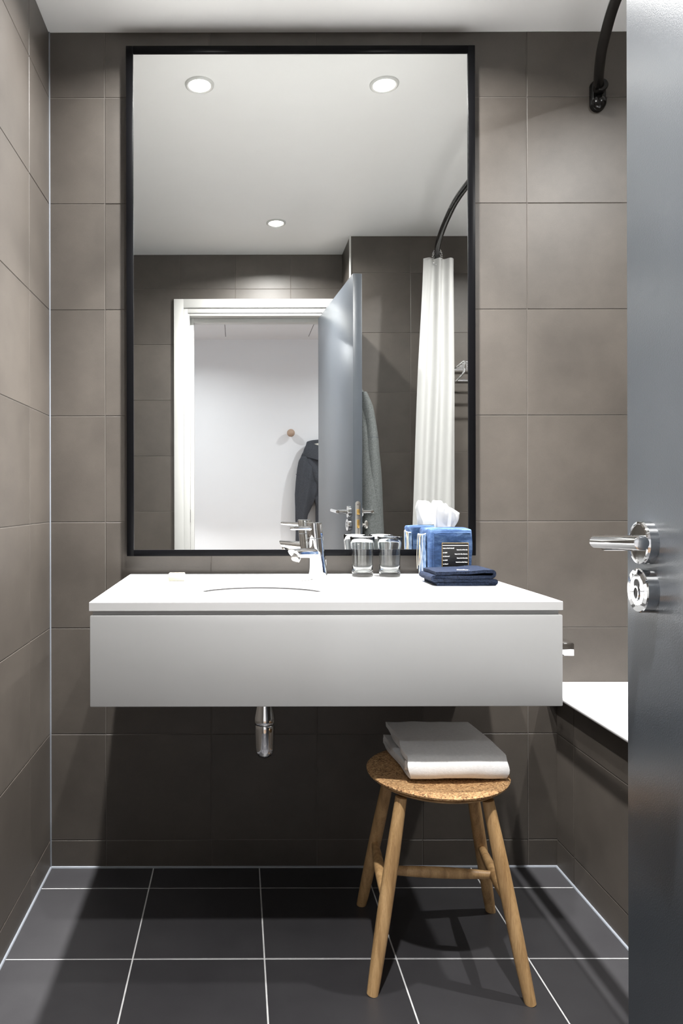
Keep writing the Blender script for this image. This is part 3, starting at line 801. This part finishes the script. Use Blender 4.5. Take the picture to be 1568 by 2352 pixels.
# ------------------------------------------------------------------ curtain rail, curtain, rings
RZ = 2.200
rail = smooth_path([(1.021, -0.020, RZ), (0.999, -0.055, RZ), (0.962, -0.135, RZ), (0.926, -0.225, RZ), (0.876, -0.38, RZ), (0.853, -0.52, RZ), (0.843, -0.66, RZ), (0.844, -0.80, RZ),
                    (0.859, -0.96, RZ), (0.880, -1.12, RZ), (0.908, -1.28, RZ), (0.946, -1.43, RZ), (0.985, -1.55, RZ), (1.010, YB + 0.025, RZ)], 8)
t = thing('curtain_rail', 'curved black shower curtain rail over the bathtub', 'curtain rail', (0.93, -0.82, RZ))
obj('rail_tube', tube(bmesh.new(), rail, 0.0128, 20), 'black_satin', t)
for x, yw, sg in ((1.021, 0.0, -1), (1.012, YB, 1)):
    bm = bmesh.new(); rings = []
    for h, sc in ((0.0, 1.0), (0.006, 1.0), (0.012, 0.93), (0.015, 0.8)):
        rings.append([Vector((x + math.copysign(1, math.cos(a)) * 0 + 0.0215 * sc * math.cos(a), yw + sg * (h + 0.0006), RZ - 0.012 + (0.024 if math.sin(a) > 0 else -0.024) + 0.0215 * sc * math.sin(a))) for a in (2 * math.pi * (k + 0.5) / 36 for k in range(36))])
    loft(bm, rings)
    fo = obj('wall_flange', bm, 'black_satin', t, angle=40)
    obj('socket', lathe(bmesh.new(), [(0.0, 0.003), (0.0168, 0.003), (0.0168, 0.040), (0.0150, 0.043), (0.0131, 0.043)], (x, yw, RZ), Vector((-0.12 * (1 if sg < 0 else 1), sg, 0)), 28), 'black_satin', fo)
    bm = bmesh.new(); bmesh.ops.create_uvsphere(bm, u_segments=24, v_segments=14, radius=0.0195)
    for v in bm.verts: v.co = Vector((x + v.co.x, yw + sg * (0.014 + v.co.y * 0.85), RZ - 0.036 + v.co.z * 1.05))
    obj('lower_knuckle', bm, 'black_satin', fo)
    obj('screw', lathe(bmesh.new(), [(0.0, 0.0), (0.0035, 0.0), (0.0035, 0.0025), (0.0, 0.002)], (x + 0.0165, yw + sg * 0.016, RZ - 0.026), (0.35, sg, 0), 14), 'dark_hole', fo)

cp = [(0.874, -1.404), (0.900, -1.388), (0.925, -1.412), (0.948, -1.390), (0.972, -1.414), (0.996, -1.392), (1.013, -1.402), (1.016, -1.420), (0.975, -1.432), (0.915, -1.440), (0.905, -1.452), (0.960, -1.460), (1.030, -1.468), (1.025, -1.484),
      (0.95, -1.494), (0.925, -1.505), (0.97, -1.515), (1.036, -1.522), (1.032, -1.538), (0.96, -1.550), (0.95, -1.562), (0.99, -1.574), (1.046, -1.588)]
base = smooth_path([(x, y, 0) for x, y in cp], 6)
rings = []; nz = 40
for j in range(nz + 1):
    f = j / nz; z = 2.180 - (2.180 - 0.56) * f
    row = []
    for i, p in enumerate(base):
        s = i / (len(base) - 1)
        q = p.copy()
        spread = -0.075 * f ** 1.1 * max(0, 1 - s * 2.4) + 0.010 * f * s
        wob = 0.010 * noise.noise(Vector((s * 7, f * 1.6, 2.0))) * min(1, f * 3)
        q.x += spread + wob; q.y += 0.010 * noise.noise(Vector((s * 9, f * 2.2, 8.0))) * min(1, f * 2)
        q.z = z
        row.append(q)
    rings.append(row)
bm = loft(bmesh.new(), rings, closed=False, cap=False)
t = thing('shower_curtain', 'white shower curtain gathered at the far end of the rail', 'curtain', (0.97, -1.50, 0.56))
cur = obj('curtain_panel', bm, 'curtain_cloth', t, angle=80)
hem = [r.copy() for r in rings[0]]
bm = bmesh.new()
loft(bm, [[v + Vector((0, 0.0012, -0.0002)) for v in rings[0]], [v + Vector((0, 0.0012, 0)) for v in rings[1]]], closed=False, cap=False)
obj('top_hem', bm, 'curtain_cloth', t, angle=80)
for k, yr in enumerate((-1.395, -1.425, -1.455, -1.485, -1.515, -1.545, -1.575)):
    P = min(rail, key=lambda q: abs(q.y - yr))
    bm = bmesh.new(); n = 24
    RP = [Vector((P.x + 0.0225 * math.cos(2 * math.pi * i / n), yr + 0.008 * math.sin(2 * math.pi * i / n), RZ - 0.0135 + 0.034 * math.sin(2 * math.pi * i / n))) for i in range(n + 1)]
    for q in RP[:-1]:
        b2 = bmesh.new(); bmesh.ops.create_icosphere(b2, subdivisions=1, radius=0.0034)
        bmesh.ops.translate(b2, verts=b2.verts, vec=q); merge(bm, b2)
    tube(bm, RP, 0.0016, 6)
    tag(obj('curtain_ring', bm, 'chrome', None, loc=(P.x, yr, RZ - 0.0475)), ['chrome beaded ring on the black rail, nearest the mirror', 'chrome beaded ring on the black rail, second from the mirror', 'chrome beaded ring on the black rail, third from the mirror', 'chrome beaded ring on the black rail, in the middle of the seven', 'chrome beaded ring on the black rail, third from the wall bracket', 'chrome beaded ring on the black rail, second from the wall bracket', 'chrome beaded ring on the black rail, nearest the wall bracket'][k], 'curtain ring', 'curtain rings on the black rail')

# ------------------------------------------------------------------ towel rack on the bath end wall
t = thing('towel_rack', 'chrome wall towel rack above the bathtub in the mirror', 'towel rack', (1.30, YB, 1.63))
RK0, RK1, RKZ = 1.07, 1.56, 1.6975
for i, y in enumerate((-1.415, -1.468, -1.520, -1.572, -1.624)):
    obj('shelf_bar', tube(bmesh.new(), [(RK0, y, RKZ), (RK1, y, RKZ)], 0.0045, 12), 'chrome', t)
obj('hanging_bar', tube(bmesh.new(), [(RK0, -1.535, 1.628), (RK1, -1.535, 1.628)], 0.0045, 12), 'chrome', t)
for x in (RK0, RK1):
    pth = smooth_path([(x, YB + 0.004, RKZ - 0.004), (x, -1.52, RKZ - 0.003), (x, -1.425, RKZ + 0.002), (x, -1.408, RKZ - 0.012), (x, -1.412, RKZ - 0.040), (x, -1.440, RKZ - 0.055), (x, -1.535, 1.627), (x, YB + 0.004, 1.612)], 6)
    obj('bracket', tube(bmesh.new(), pth, 0.0048, 12), 'chrome', t)
    obj('wall_plate', lathe(bmesh.new(), [(0.0, 0.0), (0.022, 0.0), (0.021, 0.006), (0.0, 0.007)], (x, YB + 0.0004, 1.655), (0, 1, 0), 24), 'chrome', t)

# ------------------------------------------------------------------ door frame
t = thing('trim_6', 'white painted door frame seen in the mirror', 'door frame', (0.09, YD, 0), kind='structure')
AX0, AX1, AZ = -0.3455, 0.505, 2.130
def casing(name, y0, y1, a, bb, top0, top1, rx0, rx1):
    for nm, d in ((name, (a, bb, 0.0, top1)), (name, (rx0, rx1, 0.0, top1)), (name, (bb, rx0, top0, top1))):
        obj(nm, B(d[0], d[1], y0, y1, d[2], d[3], bev=0.0012), 'trim_paint', t)
casing('architrave', YD + 0.0004, YD + 0.016, AX0, -0.293, 2.083, AZ, 0.512, 0.5635)
casing('inner_bead', YD + 0.0004, YD + 0.008, -0.2925, -0.271, 2.056, 2.0825, 0.488, 0.5115)
casing('lining', HALL_Y0 - 0.02, YD + 0.0035, -0.2745, -0.262, 2.0415, 2.054, 0.4755, 0.4875)
casing('door_stop', -2.010, -1.962, -0.2615, -0.242, 2.0185, 2.041, 0.456, 0.475)
casing('architrave', HALL_Y0 - 0.036, HALL_Y0 - 0.0205, -0.340, -0.275, 2.0555, 2.12, 0.488, 0.551)
obj('strike_plate', B(-0.2618, -0.2605, -1.956, -1.930, 0.915, 1.000, bev=0.0004), 'steel_satin', t)
obj('strike_recess', B(-0.2606, -0.2602, -1.950, -1.936, 0.922, 0.993), 'dark_hole', t)

# ------------------------------------------------------------------ door leaf, open into the room
A, H = Vector((0.497, -1.125, 0)), Vector((0.432, -1.893, 0))
DL = (H - A).length; de = (H - A).normalized(); dn = Vector((de.y, -de.x, 0))      # dn points into the room (towards -X)
if dn.x > 0: dn = -dn
def D(s, tt, z): return A + de * s + dn * tt + Vector((0, 0, z))
DM = Matrix(((de.x, dn.x, 0, A.x), (de.y, dn.y, 0, A.y), (0, 0, 1, 0), (0, 0, 0, 1)))
t = thing('door_1', 'grey painted bathroom door standing open at the right', 'door', (A.x, A.y, 0), kind='structure')
leaf = obj('leaf', xform(B(0, DL, -0.040, 0, 0.008, 2.023, bev=0.0015), DM), 'door_paint', t)
def rose(z, sgn, nm):
    base = 0 if sgn > 0 else -0.040
    o = obj(nm, lathe(bmesh.new(), [(0.0, 0.0), (0.0262, 0.0), (0.0262, 0.010), (0.0252, 0.0125), (0.0228, 0.0130), (0.0222, 0.0120), (0.0150, 0.0118), (0.0, 0.0118)], D(0.058, base, z), dn * sgn, 64), 'chrome', t, angle=14)
    return o
HZ, KZ = 0.991, 0.934
for sgn in (1, -1):
    base = 0 if sgn > 0 else -0.040
    ro = rose(HZ, sgn, 'handle_rose')
    def Q(s, tt, z): return D(s, base + sgn * tt, z)
    lv = bmesh.new()
    tube(lv, [Q(0.058, 0.0118, HZ), Q(0.058, 0.030, HZ), Q(0.058, 0.0530, HZ)], 0.0094, 28)
    obj('handle_neck', lv, 'chrome', t, angle=40)
    lv = tube(bmesh.new(), [Q(0.0475, 0.0575, HZ + 0.0005), Q(0.049, 0.0575, HZ + 0.0006), Q(0.085, 0.0575, HZ + 0.0022), Q(0.125, 0.0588, HZ + 0.0042), Q(0.167, 0.058, HZ + 0.0060), Q(0.168, 0.058, HZ + 0.0060)], lambda s: 0.0062 if s in (0.0, 1.0) else 0.0078, 28)
    obj('lever_handle', lv, 'chrome', t, angle=40)
es = obj('key_escutcheon', lathe(bmesh.new(), [(0.0, 0.0), (0.0265, 0.0), (0.0265, 0.0125), (0.0255, 0.0140), (0.0192, 0.0143), (0.0189, 0.0136), (0.0184, 0.0136), (0.0181, 0.0143), (0.0, 0.0143)], D(0.058, 0, KZ), dn, 64), 'chrome', t, angle=14)
bm = bmesh.new()
lathe(bm, [(0.0, 0.0142), (0.0062, 0.0142), (0.0062, 0.0149), (0.0, 0.0149)], D(0.058, 0, KZ + 0.0075), dn, 24)
obj('keyhole', bm, 'dark_hole', es)
bm = bmesh.new()
lathe(bm, [(0.0068, 0.0148), (0.0068, 0.0156), (0.0050, 0.0156), (0.0050, 0.0148)], D(0.058, 0, KZ - 0.0035), dn, 24, cap=False)
for v in bm.verts: v.co.z = KZ - 0.0035 + (v.co.z - KZ + 0.0035) * 1.35
obj('cylinder_collar', bm, 'chrome', es)
bm = bmesh.new()
lathe(bm, [(0.0, 0.0146), (0.0050, 0.0146), (0.0050, 0.0151), (0.0, 0.0151)], D(0.058, 0, KZ - 0.0035), dn, 24)
for v in bm.verts: v.co.z = KZ - 0.0035 + (v.co.z - KZ + 0.0035) * 1.35
obj('lock_cylinder', bm, 'dark_hole', es)
tr = obj('thumb_turn_rose', lathe(bmesh.new(), [(0.0, 0.0), (0.0262, 0.0), (0.0262, 0.009), (0.0240, 0.0105), (0.0, 0.0105)], D(0.058, -0.040, KZ), -dn, 48), 'chrome', t, angle=40)
bm = tube(bmesh.new(), [D(0.058, -0.0505, KZ), D(0.058, -0.066, KZ)], 0.0055, 20)
b2 = bmesh.new(); bmesh.ops.create_uvsphere(b2, u_segments=24, v_segments=14, radius=1.0)
for v in b2.verts: v.co = D(0.058 + v.co.x * 0.0045, -0.072 + v.co.y * 0.010, KZ + v.co.z * 0.0185)
merge(bm, b2)
obj('thumb_turn', bm, 'steel_satin', tr)
# mortise lock plate on the leading edge
pl = []
def cap_ring(s, w, z0, z1):
    out = []
    for k in range(24):
        a = 2 * math.pi * (k + 0.5) / 24
        zc = (z1 - w) if math.sin(a) > 0 else (z0 + w)
        out.append(D(s, -0.020 + w * math.cos(a), zc + w * math.sin(a)))
    return out
fp = obj('lock_faceplate', loft(bmesh.new(), [cap_ring(0.001, 0.0112, 0.852, 1.038), cap_ring(-0.0012, 0.0112, 0.852, 1.038), cap_ring(-0.0016, 0.0106, 0.853, 1.037)]), 'steel_satin', t)
obj('latch_bolt', xform(B(-0.0075, -0.0014, -0.0265, -0.0145, 0.980, 1.003, bev=0.0008), DM), 'brass', fp)
obj('dead_bolt', xform(B(-0.0045, -0.0014, -0.0260, -0.0150, 0.922, 0.958, bev=0.0008), DM), 'brass', fp)
for z in (1.024, 0.868):
    obj('plate_screw', lathe(bmesh.new(), [(0.0, 0.0008), (0.0036, 0.0008), (0.0040, 0.0)], D(-0.0016, -0.020, z), -de, 16), 'chrome', fp)
for z in (0.25, 1.0, 1.80):
    obj('hinge', tube(bmesh.new(), [D(DL + 0.006, -0.022, z - 0.05), D(DL + 0.006, -0.022, z + 0.05)], 0.006, 14), 'steel_satin', t)

# ------------------------------------------------------------------ robe on the far side of the door
def ellring(c, ex, hw, hd, z, n=32, p=1.0):
    ey = Vector((-ex.y, ex.x, 0)); out = []
    for k in range(n):
        a = 2 * math.pi * k / n
        x, y = math.cos(a), math.sin(a)
        out.append(c + ex * (math.copysign(abs(x) ** p, x) * hw) + ey * (math.copysign(abs(y) ** p, y) * hd) + Vector((0, 0, z)))
    return out
def interp(tab, z):
    tab = sorted(tab)
    if z <= tab[0][0]: return tab[0][1:]
    for q, r in zip(tab, tab[1:]):
        if z <= r[0]:
            f = (z - q[0]) / (r[0] - q[0]); return tuple(x + (y - x) * f for x, y in zip(q[1:], r[1:]))
    return tab[-1][1:]
t = thing('robe', 'light grey jersey robe hanging on the far side of the door', 'robe', tuple(D(0.25, -0.09, 0.45)))
tab = [(0.45, 0.185, 0.068), (0.9, 0.178, 0.064), (1.1, 0.168, 0.057), (1.325, 0.150, 0.049), (1.45, 0.120, 0.042), (1.52, 0.085, 0.034), (1.56, 0.045, 0.022), (1.585, 0.020, 0.012)]
rings = []
for i in range(44):
    z = 0.45 + (1.585 - 0.45) * i / 43; hw, hd = interp(tab, z)
    rings.append(ellring(D(0.235, -0.0415 - hd, 0), de, hw, hd, z, 64, 0.8))
bm = loft(bmesh.new(), rings)
jitter(bm, 0.008, 10, 6.0, (2.2, 2.2, 0.3))
def off_door(bm):
    for v in bm.verts:
        d = (v.co - A).dot(dn)
        if d > -0.0425: v.co -= dn * (d + 0.0425)
off_door(bm)
body = obj('robe_body', bm, 'knit_light', t, angle=80)
rings = []
stab = [(0.62, 0.050, 0.036, 0.096), (0.9, 0.060, 0.040, 0.092), (1.2, 0.066, 0.038, 0.078), (1.325, 0.064, 0.036, 0.068), (1.46, 0.044, 0.028, 0.056), (1.53, 0.015, 0.010, 0.045)]
for i in range(30):
    z = 0.62 + (1.53 - 0.62) * i / 29; hw, hd, k = interp(stab, z)
    rings.append(ellring(D(0.135, -0.0405 - k, 0), de, hw, hd, z, 32))
bm = loft(bmesh.new(), rings); jitter(bm, 0.005, 12, 2.0, (2, 2, 0.4)); off_door(bm)
slv = obj('robe_sleeve', bm, 'knit_light', t, angle=80)
rr_ = ellring(D(0.135, -0.0405 - 0.068, 0), de, 0.0645, 0.0365, 1.322, 32)
obj('sleeve_seam', tube(bmesh.new(), rr_ + [rr_[0]], 0.0013, 6), 'knit_grey', slv)
t = thing('door_hook', 'small chrome hook on the far face of the door', 'hook', tuple(D(0.245, -0.040, 1.60)))
obj('hook_plate', lathe(bmesh.new(), [(0.0, 0.0), (0.016, 0.0), (0.015, 0.004), (0.0, 0.005)], D(0.245, -0.0403, 1.605), -dn, 24), 'chrome', t)
obj('hook_arm', tube(bmesh.new(), smooth_path([D(0.245, -0.045, 1.605), D(0.245, -0.065, 1.592), D(0.245, -0.078, 1.598), D(0.245, -0.082, 1.612)], 5), 0.0042, 12), 'chrome', t)

# ------------------------------------------------------------------ hallway pegs, hanger, sweater
def peg(x, z, label):
    o = Vector((x, HALL_Y1, z))
    t = thing('wall_peg', label, 'coat peg', tuple(o), 'round wooden coat pegs in the hallway')
    obj('stem', tube(bmesh.new(), [o + Vector((0, 0.0005, 0)), o + Vector((0, 0.028, 0))], 0.009, 18), 'ball_wood', t)
    bm = bmesh.new(); bmesh.ops.create_uvsphere(bm, u_segments=32, v_segments=18, radius=0.0305)
    bmesh.ops.translate(bm, verts=bm.verts, vec=o + Vector((0, 0.052, 0)))
    obj('ball', bm, 'ball_wood', t, angle=80)
peg(0.409, 1.564, 'round wooden ball peg on the white hallway wall, left of the hanging sweater')
peg(0.80, 1.630, 'round wooden ball peg holding the hanger, hidden behind the open door')
HYc = HALL_Y1 + 0.062
t = thing('coat_hanger', 'orange wooden hanger inside the collar of the dark sweater', 'hanger', (0.80, HYc, 1.40))
rings = []
for i in range(25):
    f = i / 24 * 2 - 1
    x = 0.80 + f * 0.225; z = 1.513 - 0.085 * abs(f) ** 1.4; y = HYc + 0.02 * (1 - (1 - f * f))
    w = 0.010 + 0.006 * (1 - abs(f)); h = 0.008 + 0.016 * (1 - abs(f)) ** 0.7
    rings.append([Vector((x, y + w * math.cos(a), z + h * math.sin(a))) for a in (2 * math.pi * k / 16 for k in range(16))])
obj('shoulder_bar', loft(bmesh.new(), rings), 'hanger_wood', t, angle=60)
obj('hook', tube(bmesh.new(), smooth_path([(0.80, HYc, 1.528), (0.80, HYc, 1.57), (0.800, HYc - 0.004, 1.60), (0.784, HYc - 0.022, 1.628), (0.80, HYc - 0.034, 1.6440), (0.820, HYc - 0.032, 1.635)], 6), 0.0022, 10), 'steel_satin', t)
t = thing('sweater', 'dark blue-grey funnel-neck sweater hanging in the hallway', 'sweater', (0.80, HYc, 0.62))
EX = Vector((1, 0, 0))
tab = [(0.62, 0.215, 0.045), (0.80, 0.205, 0.047), (1.00, 0.200, 0.050), (1.10, 0.235, 0.052), (1.20, 0.285, 0.054), (1.30, 0.318, 0.053), (1.36, 0.322, 0.052), (1.395, 0.312, 0.049), (1.42, 0.298, 0.044), (1.445, 0.265, 0.030)]
rings = []
for i in range(60):
    z = 0.62 + (1.445 - 0.62) * i / 59; hw, hd = interp(tab, z)
    rings.append(ellring(Vector((0.80, HYc + 0.004, 0)), EX, hw, hd, z, 72, 0.85))
bm = loft(bmesh.new(), rings)
for v in bm.verts:      # diagonal drape folds falling from the shoulder
    u = (v.co.x - 0.50) * 0.72 + (1.38 - v.co.z) * 0.30 * (-1)
    fold = math.sin((v.co.x * 0.8 + (v.co.z - 1.4) * 0.42) * 62 + 1.2)
    k = max(0, min(1, (v.co.z - 0.8) / 0.35)) * (1 if v.co.z < 1.36 else 0.4)
    if v.co.y > HYc: v.co.y += 0.009 * fold * k
jitter(bm, 0.004, 16, 3.3, (1.5, 1, 0.5))
for v in bm.verts: v.co.y = max(v.co.y, HALL_Y1 + 0.006)
obj('sweater_body', bm, 'knit_grey', t, angle=80)
for sg in (-1, 1):
    rings = []
    ctab = [(0.66, -0.318, 0.038, 0.032), (0.80, -0.316, 0.042, 0.036), (0.93, -0.312, 0.050, 0.042), (1.02, -0.292, 0.071, 0.046), (1.09, -0.277, 0.085, 0.050), (1.18, -0.272, 0.084, 0.052), (1.28, -0.276, 0.070, 0.051), (1.345, -0.282, 0.052, 0.044), (1.38, -0.280, 0.034, 0.030)]
    for i in range(48):
        z = 0.66 + (1.38 - 0.66) * i / 47; cx, hw, hd = interp(ctab, z)
        rings.append(ellring(Vector((0.80 - sg * cx * -1 if sg < 0 else 0.80 - cx, HYc + 0.010, 0)), EX, hw, hd, z, 40))
    if sg < 0:
        rings = []
        for i in range(48):
            z = 0.66 + (1.38 - 0.66) * i / 47; cx, hw, hd = interp(ctab, z)
            rings.append(ellring(Vector((0.80 + cx, HYc + 0.010, 0)), EX, hw, hd, z, 40))
    bm = loft(bmesh.new(), rings)
    for v in bm.verts:
        if v.co.y > HYc: v.co.y += 0.006 * math.sin(v.co.x * 95 + v.co.z * 16 * sg)
    jitter(bm, 0.004, 18, 1.0 + sg, (1.6, 1, 0.4))
    for v in bm.verts: v.co.y = max(v.co.y, HALL_Y1 + 0.006)
    s_ = obj('sleeve', bm, 'knit_grey', t, angle=80)
    x_ = 0.80 + sg * 0.272
    rr_ = ellring(Vector((x_, HYc + 0.010, 0)), EX, 0.0835, 0.0570, 0, 40)
    rr_ = [v + Vector((0, 0, 1.215 + sg * (v.x - x_) * 0.35)) for v in rr_]
    obj('armhole_seam', tube(bmesh.new(), rr_ + [rr_[0]], 0.0011, 6), 'knit_grey', s_)
# wide funnel collar, slumped, with a pale lining
def collar(rad_in, z_off, sc):
    out = []
    for k in range(48):
        a = 2 * math.pi * k / 48
        out.append(Vector((0.715 + 0.195 * sc * math.cos(a), HYc + 0.012 + 0.060 * sc * math.sin(a), 1.455 + z_off - 0.030 * math.sin(a) - 0.012 * math.cos(a) + 0.006 * math.sin(3 * a))))
    return out
bm = loft(bmesh.new(), [collar(0, -0.085, 1.08), collar(0, -0.055, 1.10), collar(0, -0.025, 1.06), collar(0, 0.0, 1.00), collar(0, 0.022, 0.97), collar(0, 0.028, 0.94), collar(0, 0.022, 0.90), collar(0, -0.005, 0.90)], cap=False)
jitter(bm, 0.006, 14, 9.0)
for v in bm.verts: v.co.y = max(v.co.y, HALL_Y1 + 0.006)
co = obj('collar', bm, 'knit_grey', t, angle=80)
bm = loft(bmesh.new(), [collar(0, 0.0, 0.885), collar(0, -0.03, 0.87), collar(0, -0.05, 0.80)], cap=True)
for v in bm.verts: v.co.y = max(v.co.y, HALL_Y1 + 0.006)
obj('collar_lining', bm, 'lining_cream', co, angle=80)
